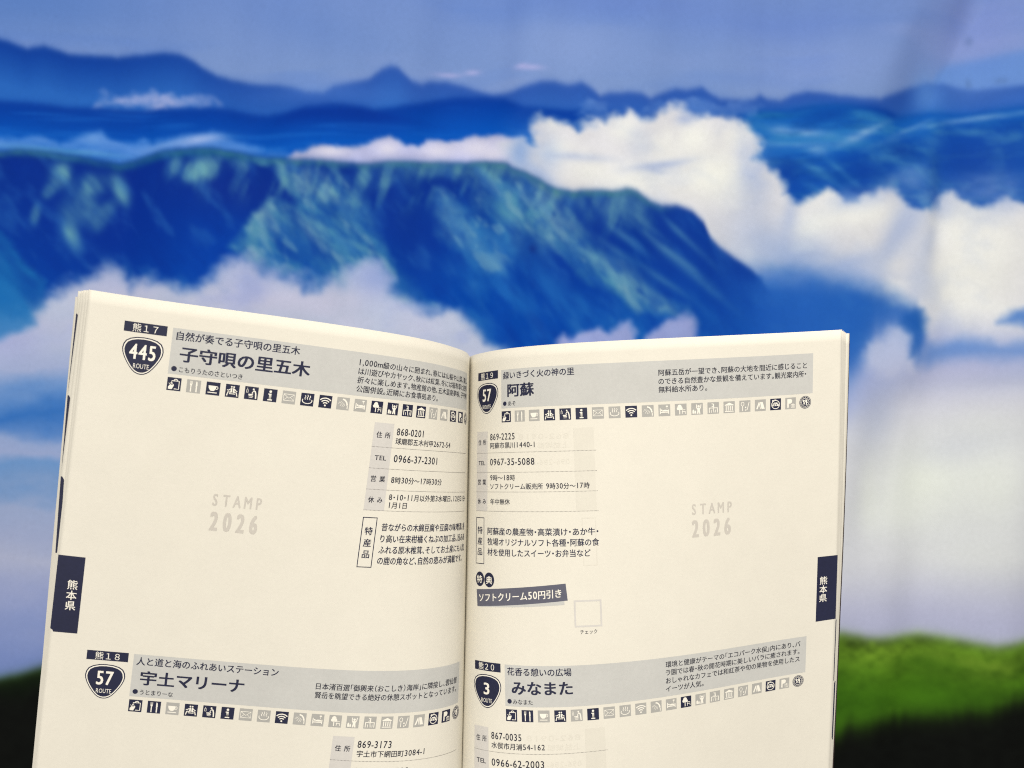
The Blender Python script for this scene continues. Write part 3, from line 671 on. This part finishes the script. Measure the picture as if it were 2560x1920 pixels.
pages = {}
for side, rows in (('L', LEFT), ('R', RIGHT)):
    for nm, pr, b0, b1, v0, tab in rows:
        blk = slab(nm, side, prof(pr), taper(b0), taper(b1), M_PAPER, book, u0=.8, v0=v0, mat_edge=M_EDGE)
        if tab: strip(side, blk, prof(pr), b0, *tab)
    cv = [(0, 152.9), (58, 151.3), (118, 149.9), (210, 149.0)] if side == 'L' else [(0, 153.55), (68, 152.3), (106, 151.6), (170, 151.0), (210, 150.7)]
    slab('cover', side, prof(cv), taper(2.75), taper(3.15), M_COVER, book, u0=1.2, v0=2.0 if side == 'R' else 3.2)
    pages[side] = slab('page', side, prof([(0, PAGE_W), (210, PAGE_W)]), lambda u: 0*u, lambda u: .08+0*u, M_PAPER, book, mat_edge=M_EDGE)
pages['L']['label'] = 'left page with stamp entries 17 and 18'
pages['R']['label'] = 'right page with stamp entries 19 and 20'

# ---- pictograms in a unit square, x right, y up
def arc(cx, cy, r, a0, a1, n=14, ry=None):
    t = np.radians(np.linspace(a0, a1, n)); return [(cx+r*math.cos(q), cy+(ry or r)*math.sin(q)) for q in t]
def circ(cx, cy, r, ry=None): return ('P', arc(cx, cy, r, 0, 337.5, 16, ry))
def box(x0, y0, x1, y1): return ('P', [(x0, y0), (x1, y0), (x1, y1), (x0, y1)])
def ln(w, *p): return ('S', w, list(p))
ICONS = [
    [ln(.13, (-.35, .1), (-.35, .5), (.72, .5), (.72, -.72), (.05, -.72)), ln(.13, *arc(.2, .5, .26, 0, 180)), ('P', [(-.78, -.8), (-.25, -.8), (.02, -.2), (-.05, .0), (-.3, -.15), (-.55, -.1), (-.8, -.45)]), ln(.07, (-.75, .12), (-.5, -.1)), ln(.07, (-.5, .22), (-.35, -.05)), ln(.07, (-.25, .2), (-.2, .0))],
    [ln(.07, (-.52, .8), (-.52, .35)), ln(.07, (-.38, .8), (-.38, .35)), ln(.07, (-.24, .8), (-.24, .35)), ('P', [(-.56, .4), (-.2, .4), (-.26, .12), (-.5, .12)]), box(-.46, -.85, -.3, .15), ('P', [(.3, .82), (.5, .72), (.56, .1), (.3, -.05)]), box(.33, -.85, .52, .0)],
    [('P', [(-.68, .45), (.48, .45), (.44, .1), (.28, -.2), (.1, -.36), (-.3, -.36), (-.48, -.2), (-.64, .1)]), ln(.1, *arc(.46, .16, .24, -100, 100)), box(-.72, -.68, .6, -.54)],
    [circ(-.14, .62, .13), circ(.2, .62, .13), ('P', [(-.2, .42), (-.02, .42), (-.02, -.25), (-.3, -.25)]), ('P', [(.08, .42), (.28, .42), (.36, -.25), (.08, -.25)]), ln(.13, (-.25, .3), (-.55, .05), (-.78, .1)), ln(.13, (.3, .3), (.55, .02), (.72, .0)), ln(.16, (-.2, -.25), (-.6, -.2), (-.76, -.78)), ln(.16, (.2, -.25), (.6, -.22), (.76, -.78)), box(-.42, -.52, .45, -.4)],
    [circ(.28, .62, .14), ln(.2, (.3, .4), (.55, .3), (.66, -.1), (.72, -.82)), ln(.12, (.3, .38), (.1, .0), (.28, -.15)), box(-.35, -.5, .3, -.38), circ(-.32, -.22, .1), ('P', [(-.24, -.32), (.2, -.32), (.2, -.14), (-.2, -.12)]), ln(.08, (-.62, .6), (-.62, .75)), ln(.07, (-.52, .5), (-.5, .05), (-.74, .05), (-.72, .5), (-.52, .5)), ln(.08, (-.3, -.66), (.25, -.66))],
    [circ(0, .58, .2), ('P', [(-.3, .26), (.18, .26), (.18, -.62), (.34, -.62), (.34, -.8), (-.34, -.8), (-.34, -.62), (-.16, -.62), (-.16, .1), (-.3, .1)])],
    [ln(.09, (-.78, .5), (.78, .5), (.78, -.5), (-.78, -.5), (-.78, .54)), ln(.08, (-.75, .46), (0, -.12), (.75, .46)), ln(.07, (-.75, -.46), (-.22, .04)), ln(.07, (.75, -.46), (.22, .04))],
    [ln(.11, (-.36, .66), (-.26, .45), (-.4, .22), (-.3, -.02)), ln(.11, (0, .76), (.1, .52), (-.04, .26), (.06, .0)), ln(.11, (.36, .66), (.46, .45), (.32, .22), (.42, -.02)), ln(.12, *arc(0, -.16, .74, 155, 385, 20, .46))],
    [circ(0, -.6, .15), ln(.17, *arc(0, -.62, .46, 45, 135)), ln(.17, *arc(0, -.62, .82, 45, 135, 18)), ln(.17, *arc(0, -.62, 1.18, 45, 135, 22))],
    [ln(.24, (-.1, .72), (.3, .56), (.58, .2), (.7, -.25)), ln(.14, (.72, -.3), (.74, -.82)), ln(.06, (-.25, .35), (-.5, .0)), ln(.06, (-.05, .2), (-.45, -.4)), ln(.06, (.15, .1), (-.15, -.55)), ln(.06, (-.5, .3), (-.75, -.05)), ln(.06, (.3, -.05), (.15, -.5))],
    [box(-.78, -.6, -.64, .35), box(.64, -.6, .78, .1), box(-.7, -.42, .7, -.26), ('P', [(-.35, -.2), (.6, -.2), (.6, .02), (.1, .1), (-.3, .0)]), circ(-.46, .02, .14), circ(.45, .68, .2, .12), ln(.07, (.45, .6), (.45, .2))],
    [circ(-.2, .45, .36, .4), circ(-.44, .18, .26), circ(.06, .18, .26), box(-.27, -.8, -.12, .2), ln(.1, (.15, -.35), (.82, -.35)), ln(.1, (.28, -.35), (.22, -.75)), ln(.1, (.7, -.35), (.78, -.75)), ln(.09, (.2, -.05), (.78, -.05)), ln(.07, (.3, -.35), (.3, -.05))],
    [circ(.25, .42, .2), ln(.13, (.0, -.05), (-.12, .3), (-.1, .75)), ln(.13, (.45, -.05), (.62, .3), (.68, .75)), ('P', [(0, .18), (.5, .18), (.46, -.3), (.56, -.85), (.32, -.85), (.25, -.45), (.18, -.85), (-.06, -.85), (.04, -.3)]), ('P', [(-.82, -.8), (-.82, -.3), (-.66, -.08), (-.5, -.3), (-.5, -.8)]), ('P', [(-.46, -.8), (-.46, -.45), (-.33, -.25), (-.2, -.45), (-.2, -.8)])],
    [circ(.02, .62, .13), ln(.14, (-.28, .72), (-.1, .74)), ln(.18, (.04, .5), (.08, .05), (-.02, -.1)), ln(.12, (.06, .35), (-.28, .2)), box(-.78, -.06, .78, .07), box(-.78, -.8, -.64, 0), box(.64, -.8, .78, 0), ln(.13, (.0, -.06), (.12, -.8)), ln(.1, (-.35, -.3), (-.35, -.8)), ln(.1, (.4, -.3), (.4, -.8))],
    [('P', [(-.78, .4), (0, .78), (.78, .4), (.78, .28), (-.78, .28)]), box(-.62, -.6, -.46, .2), box(-.26, -.6, -.1, .2), box(.1, -.6, .26, .2), box(.46, -.6, .62, .2), box(-.78, -.8, .78, -.66)],
    [ln(.1, *arc(-.42, .38, .26, 0, 360, 18, .34)), ln(.12, (-.42, .02), (-.42, -.8)), circ(.12, -.2, .13), ln(.12, (.75, .7), (.42, -.6), (.1, -.7)), ln(.1, (.1, -.55), (.1, -.8))],
    [('P', [(-.3, .55), (-.78, -.65), (-.5, -.65), (-.24, .1), (-.02, -.65), (.08, -.65), (-.18, .55)]), ('P', [(-.08, .55), (.42, .55), (.8, -.65), (.2, -.65)])],
    [ln(.12, *arc(0, -.05, .72, 0, 360, 26)), ('P', [(-.62, -.3), (-.55, .0), (-.3, .3), (.3, .3), (.55, .0), (.62, -.3)]), circ(-.5, .62, .16), ln(.08, (-.35, .75), (.1, .8))],
    [('P', [(-.62, .75), (.02, .75), (.26, .6), (.3, .36), (.22, .1), (.0, -.04), (-.34, -.04), (-.34, -.75), (-.62, -.75)]), ln(.09, (.12, -.24), (.78, -.24), (.78, -.76), (.12, -.76), (.12, -.2)), ln(.08, *arc(.46, -.5, .14, 0, 360, 12)), box(.3, -.2, .6, -.1)],
    None]

def icon(side, page, n, u, v, on):
    p = Print(side); h = 2.06
    at = lambda q: (u+p.sg*q[0]*h, v-q[1]*h)
    bgm = M_INK if on else M_DIM
    if ICONS[n] is None:                                   # the round emblem that closes each row
        p.disc(u, v, 2.3, 2.3, bgm, 1, 36)
        p.stroke([at(q) for q in arc(0, 0, .98, 0, 360, 40)], .12, M_WHITE, 2)
        p.stroke([at(q) for q in arc(0, 0, .70, 0, 360, 40)], .14, M_WHITE, 2)
        for s in ([(-.42, .42), (-.08, .36), (-.2, .05), (-.05, -.1), (-.2, -.45), (-.36, -.3), (-.3, -.02), (-.48, .1)], [(.02, .5), (.42, .42), (.34, .12), (.5, -.05), (.3, -.2), (.42, -.48), (.08, -.42), (.16, -.12), (.0, .08)]):
            p.poly([at(q) for q in s], M_WHITE, 2)
        for a in range(0, 360, 30): p.disc(u+1.73*math.cos(math.radians(a)), v+1.73*math.sin(math.radians(a)), .12, .12, M_WHITE, 2, 6)
    else:
        p.rect(u-h, v-h, u+h, v+h, bgm, 1)
        for it in ICONS[n]:
            if it[0] == 'P': p.poly([at(q) for q in it[1]], M_WHITE, 2)
            else: p.stroke([at(q) for q in it[2]], it[1]*h, M_WHITE, 2)
        if n == 17: p.text('EV', u-p.sg*.72, u+p.sg*.72, v+.1, 1.05, bgm, .03, 3, True)
    p.build('facility_icon', page)

SHIELD = [(0, 1), (.35, .975), (.65, .89), (.86, .75), (.965, .55), (1, .33), (.97, .12), (.88, -.12), (.74, -.38), (.58, -.62), (.43, -.8), (.3, -.91), (.15, -.98), (0, -1)]
SHIELD = SHIELD + [(-x, y) for x, y in SHIELD[-2:0:-1]]
def shield(side, page, uc, vc, num, span):
    p = Print(side)
    for k, (s, m, l) in enumerate([(1, M_INK, 1), (.945, M_WHITE, 2), (.885, M_INK, 3)]):
        p.poly([(uc+p.sg*x*6.1*s, vc-y*5.85*s) for x, y in SHIELD], m, l)
    p.text(num, uc-p.sg*span/2, uc+p.sg*span/2, vc-.9, 5.7, M_WHITE, .020, 4, True)
    p.text('ROUTE', uc-p.sg*2.3, uc+p.sg*2.3, vc+3.2, 2.1, M_WHITE, .0, 4, True)
    p.build('route_shield', page)

def entry(side, row, code, num, span, tag, name, kana, desc, on):
    pg = pages[side]; o = row*ENTRY
    L = side == 'L'
    b0, b1 = (136.28, 123.67) if L else (7.99, 19.51)
    p = Print(side); p.rect(b0, 7.66+o, b1, 10.77+o, M_INK, 1)
    p.text(code, *((133.7, 126.3) if L else (9.95, 16.9)), 9.25+o, 2.75, M_WHITE, .004, 2); p.build('number_badge', pg)
    shield(side, pg, 130.05 if L else 13.57, 17.85+o, num, span)
    band = Print(side); band.rect(*((122.04, 7.81+o, 8.48) if L else (21.15, 7.81+o, 136.24)), 22.17+o, M_BAND, 1); band.build('title_band', pg)
    p = Print(side); p.text(tag[0], tag[1], tag[2], 10.05+o, 2.95, M_INK, .016); p.build('tagline', pg)
    p = Print(side); p.text(name[0], name[1], name[2], 15.65+o, 5.15, M_INK, .030); p.build('station_name', pg)
    p = Print(side); d = 120.4 if L else 22.75
    p.disc(d, 20.45+o, .82, .82, M_INK, 2); p.text(kana[0], kana[1], kana[2], 20.5+o, 1.95, M_TEXT, .008); p.build('reading', pg)
    p = Print(side)
    for t, u0, u1, v in desc: p.text(t, u0, u1, v+o, 2.42, M_TEXT, .011)
    p.build('description', pg)
    for i in range(20):
        icon(side, pg, i, (9.85+5.79*(19-i)) if L else (23.34+5.79*i), 25.3+o, (i+1) in on)

VT = [30.3, 38.44, 45.68, 52.82, 59.86]
def table(side, row, rows, n):
    pg = pages[side]; o = row*ENTRY; L = side == 'L'
    a, b, c = (56.18, 49.09, 8.26) if L else (7.89, 14.15, 56.78)
    p = Print(side); p.rect(a, VT[0]+o, b, VT[n]+o, M_PALE, 1)
    for k in range(1, n+1):
        s = 1 if c > a else -1
        x = a
        while s*(c-x) > .1:                                 # dotted rules
            p.rect(x, VT[k]-.09+o, x+s*.26, VT[k]+.09+o, M_LINE, 2); x += s*.46
    p.build('address_table', pg)
    p = Print(side)
    mids = [34.35, 42.1, 49.2, 56.3]
    for k, lab in enumerate(['住 所', 'TEL', '営 業', '休 み'][:n]):
        la = lab == 'TEL'
        u = ((54.65, 50.6) if la else (55.05, 50.05)) if L else ((9.05, 12.95) if la else (8.84, 13.4))
        p.text(lab, *u, mids[k]+o, 2.25, M_TEXT, .014, 2, la)
    p.build('row_headings', pg)
    p = Print(side)
    for t, u0, u1, v, sz, la in rows: p.text(t, u0, u1, v+o, sz, M_TEXT, .010, 2, la)
    p.build('address_text', pg)

def specials(side, lines):
    pg = pages[side]; L = side == 'L'
    x0, x1, uc = (55.98, 50.94, 53.45) if L else (7.97, 12.57, 10.28)
    p = Print(side); p.frame(x0, 62.24, x1, 79.25, .28, M_INK, 1)
    for ch, v in zip('特産品', (66.9, 70.9, 74.8)): p.glyph(ch, uc, v, 2.9, M_INK, .016)
    p.build('specialty_heading', pg)
    p = Print(side)
    for t, u0, u1, v in lines: p.text(t, u0, u1, v, 2.85, M_INK, .013)
    p.build('specialty_text', pg)

def stamp_mark(side, u0, u1, v):
    p = Print(side)
    for k, ch in enumerate('STAMP'):
        p.glyph(ch, u0+p.sg*1.1+(u1-u0-p.sg*2.2)*k/4, v, 5.5, M_STAMP, .012, 2, .62)
    for k, ch in enumerate('2026'):
        p.glyph(ch, u0+p.sg*1.5+(u1-u0-p.sg*3.4)*k/3, v+7.0, 8.6, M_STAMP, .026, 2, .56)
    p.build('stamp_mark', pages[side])

def prefecture_tab(side, uc):
    p = Print(side)
    p.poly([(139.82, 83.71), (147.97, 83.71), (147.97, 107.9), (147.3, 108.3), (147.0, 108.92), (139.82, 108.92)] if side == 'L' else [(139.82, 83.71), (147.97, 83.71), (147.97, 108.6), (139.82, 108.92)], M_INK, 1)
    for ch, v in zip('熊本県', (93.0, 96.45, 99.9)): p.glyph(ch, uc, v, 3.3, M_WHITE, .012)
    p.build('index_tab', pages[side])

entry('L', 0, '熊１７', '445', 7.5, ('自然が奏でる子守唄の里五木', 120.75, 83.7), ('子守唄の里五木', 119.1, 79.85), ('こもりうたのさといつき', 118.9, 100.0),
      [('1,000m級の山々に囲まれ、春には山桜や山菜、夏に', 64.1, 9.2, 11.1), ('は川遊びやカヤック、秋には紅葉、冬には福寿草と四季', 64.1, 9.4, 14.0), ('折々に楽しめます。物産館の他、五木温泉夢唄、子守唄', 64.1, 9.3, 16.9), ('公園併設。近隣にお食事処あり。', 64.05, 31.3, 19.8)],
      {1, 3, 4, 5, 6, 8, 9, 12, 13, 14, 15, 18, 19, 20})
entry('L', 1, '熊１８', '57', 4.9, ('人と道と海のふれあいステーション', 121.0, 76.5), ('宇土マリーナ', 119.2, 86.9), ('うとまりーな', 118.95, 108.7),
      [('日本渚百選「御輿来（おこしき）海岸」に隣接し、雲仙普', 63.9, 10.4, 13.75), ('賢岳を眺望できる絶好の休憩スポットとなっています。', 63.9, 10.6, 16.75)],
      {1, 2, 4, 5, 6, 9, 18, 19, 20})
entry('R', 0, '熊１９', '57', 4.6, ('緑いきづく火の神の里', 22.1, 50.25), ('阿蘇', 24.1, 34.95), ('あそ', 24.2, 27.55),
      [('阿蘇五岳が一望でき、阿蘇の大地を間近に感じること', 79.6, 133.75, 12.0), ('のできる自然豊かな景観を備えています。観光案内所・', 79.5, 133.5, 15.05), ('無料給水所あり。', 79.45, 96.5, 17.95)],
      {1, 4, 5, 6, 9, 18, 20})
entry('R', 1, '熊２０', '3', 2.3, ('花香る憩いの広場', 22.15, 45.2), ('みなまた', 23.8, 45.35), ('みなまた', 24.0, 31.15),
      [('環境と健康がテーマの「エコパーク水俣」内にあり、バ', 79.4, 133.75, 10.45), ('ラ園では春・秋の開花時期に美しいバラに癒されます。', 79.4, 133.5, 13.4), ('おしゃれなカフェでは和紅茶や旬の果物を使用したス', 79.35, 133.65, 16.4), ('イーツが人気。', 79.3, 94.0, 19.4)],
      {1, 2, 4, 6, 12, 18, 20})
table('L', 0, [('868-0201', 47.75, 36.8, 33.0, 2.95, True), ('球磨郡五木村甲2672-54', 47.85, 22.5, 36.05, 2.4, False), ('0966-37-2301', 47.7, 29.3, 42.15, 3.05, True), ('8時30分～17時30分', 47.75, 26.2, 49.35, 2.45, False),
               ('8・10・11月以外第3水曜日、12月31日・', 47.8, 7.9, 55.2, 2.4, False), ('1月1日', 47.45, 40.8, 57.9, 2.4, False)], 4)
table('R', 0, [('869-2225', 15.6, 26.85, 32.7, 2.95, True), ('阿蘇市黒川1440-1', 15.6, 34.75, 35.8, 2.4, False), ('0967-35-5088', 15.6, 34.5, 42.0, 3.05, True), ('9時～18時', 15.65, 26.75, 47.65, 2.4, False),
               ('ソフトクリーム販売所 9時30分～17時', 15.65, 54.15, 50.8, 2.4, False), ('年中無休', 15.65, 24.45, 56.35, 2.3, False)], 4)
table('L', 1, [('869-3173', 47.7, 36.3, 32.85, 2.95, True), ('宇土市下網田町3084-1', 47.65, 24.0, 35.9, 2.4, False), ('0964-27-1788', 47.7, 29.3, 42.1, 3.05, True)], 2)
table('R', 1, [('867-0035', 15.4, 26.65, 33.0, 2.95, True), ('水俣市月浦54-162', 15.4, 34.85, 36.1, 2.4, False), ('0966-62-2003', 15.4, 34.35, 42.15, 3.05, True)], 2)
specials('L', [('昔ながらの木綿豆腐や豆腐の味噌漬、香', 49.1, 8.1, 65.4), ('り高い在来柑橘くねぶの加工品、旨みあ', 49.05, 7.9, 69.3), ('ふれる原木椎茸、そしてお土産にも人気', 49.2, 7.9, 73.1), ('の鹿の角など、自然の恵みが満載です。', 49.15, 10.4, 76.8)])
specials('R', [('阿蘇産の農産物・高菜漬け・あか牛・', 14.3, 56.6, 67.1), ('牧場オリジナルソフト各種・阿蘇の食', 14.3, 56.7, 70.9), ('材を使用したスイーツ・お弁当など', 14.3, 53.6, 74.65)])
stamp_mark('L', 104.4, 88.7, 60.8); stamp_mark('R', 89.95, 105.5, 61.2)
prefecture_tab('L', 142.78); prefecture_tab('R', 142.5)

# the perk on the right page: two round seals, a tilted banner, a tick box
p = Print('R')
p.disc(10.32, 84.7, 2.25, 2.66, M_INK, 1); p.disc(15.0, 84.75, 2.32, 2.66, M_INK, 2)
p.glyph('特', 10.2, 84.75, 3.0, M_WHITE, .016, 3); p.glyph('典', 15.0, 84.85, 3.0, M_WHITE, .016, 3)
p.build('perk_seal', pages['R'])
p = Print('R')
p.rect(9.5, 91.6, 43.7, 94.75, M_BAND, 1, -1.95)
k = 36
top = [(8.63+(44.38-8.63)*i/k, 88.57+(85.30-88.57)*i/k) for i in range(k+1)]; botm = [(9.13+(44.91-9.13)*i/k, 94.61+(91.28-94.61)*i/k) for i in range(k+1)]
p.tri(top+botm, [(i, i+1, k+2+i, k+1+i) for i in range(k)], M_SLATE, 2)
p.text('ソフトクリーム50円引き', 10.1, 42.7, 91.4, 3.25, M_WHITE, .018, 3, False, -2.75)
p.build('perk_banner', pages['R'])
p = Print('R'); p.frame(46.99, 91.25, 56.77, 100.8, .6, M_PALE, 1); p.text('チェック', 48.9, 54.9, 102.45, 1.75, M_TEXT, .004); p.build('tick_box', pages['R'])

# print of the reverse side showing faintly through the right page
for r in (0, 1):
    p = Print('R'); o = r*ENTRY
    p.rect(49.2, 30.3+o, 56.3, (59.8 if r == 0 else 52)+o, M_GHOST, 1)
    for t, v in (('862-0918', 33.0), ('上益城郡1370', 36.2), ('096-286-3450', 42.2)): p.text(t, 47.5, 28.5, v+o, 2.4, M_GHOST, 0, 1)
    if r == 0: p.frame(50.9, 62.2, 55.9, 79.2, .3, M_GHOST, 1)
    p.build('show_through', pages['R'])
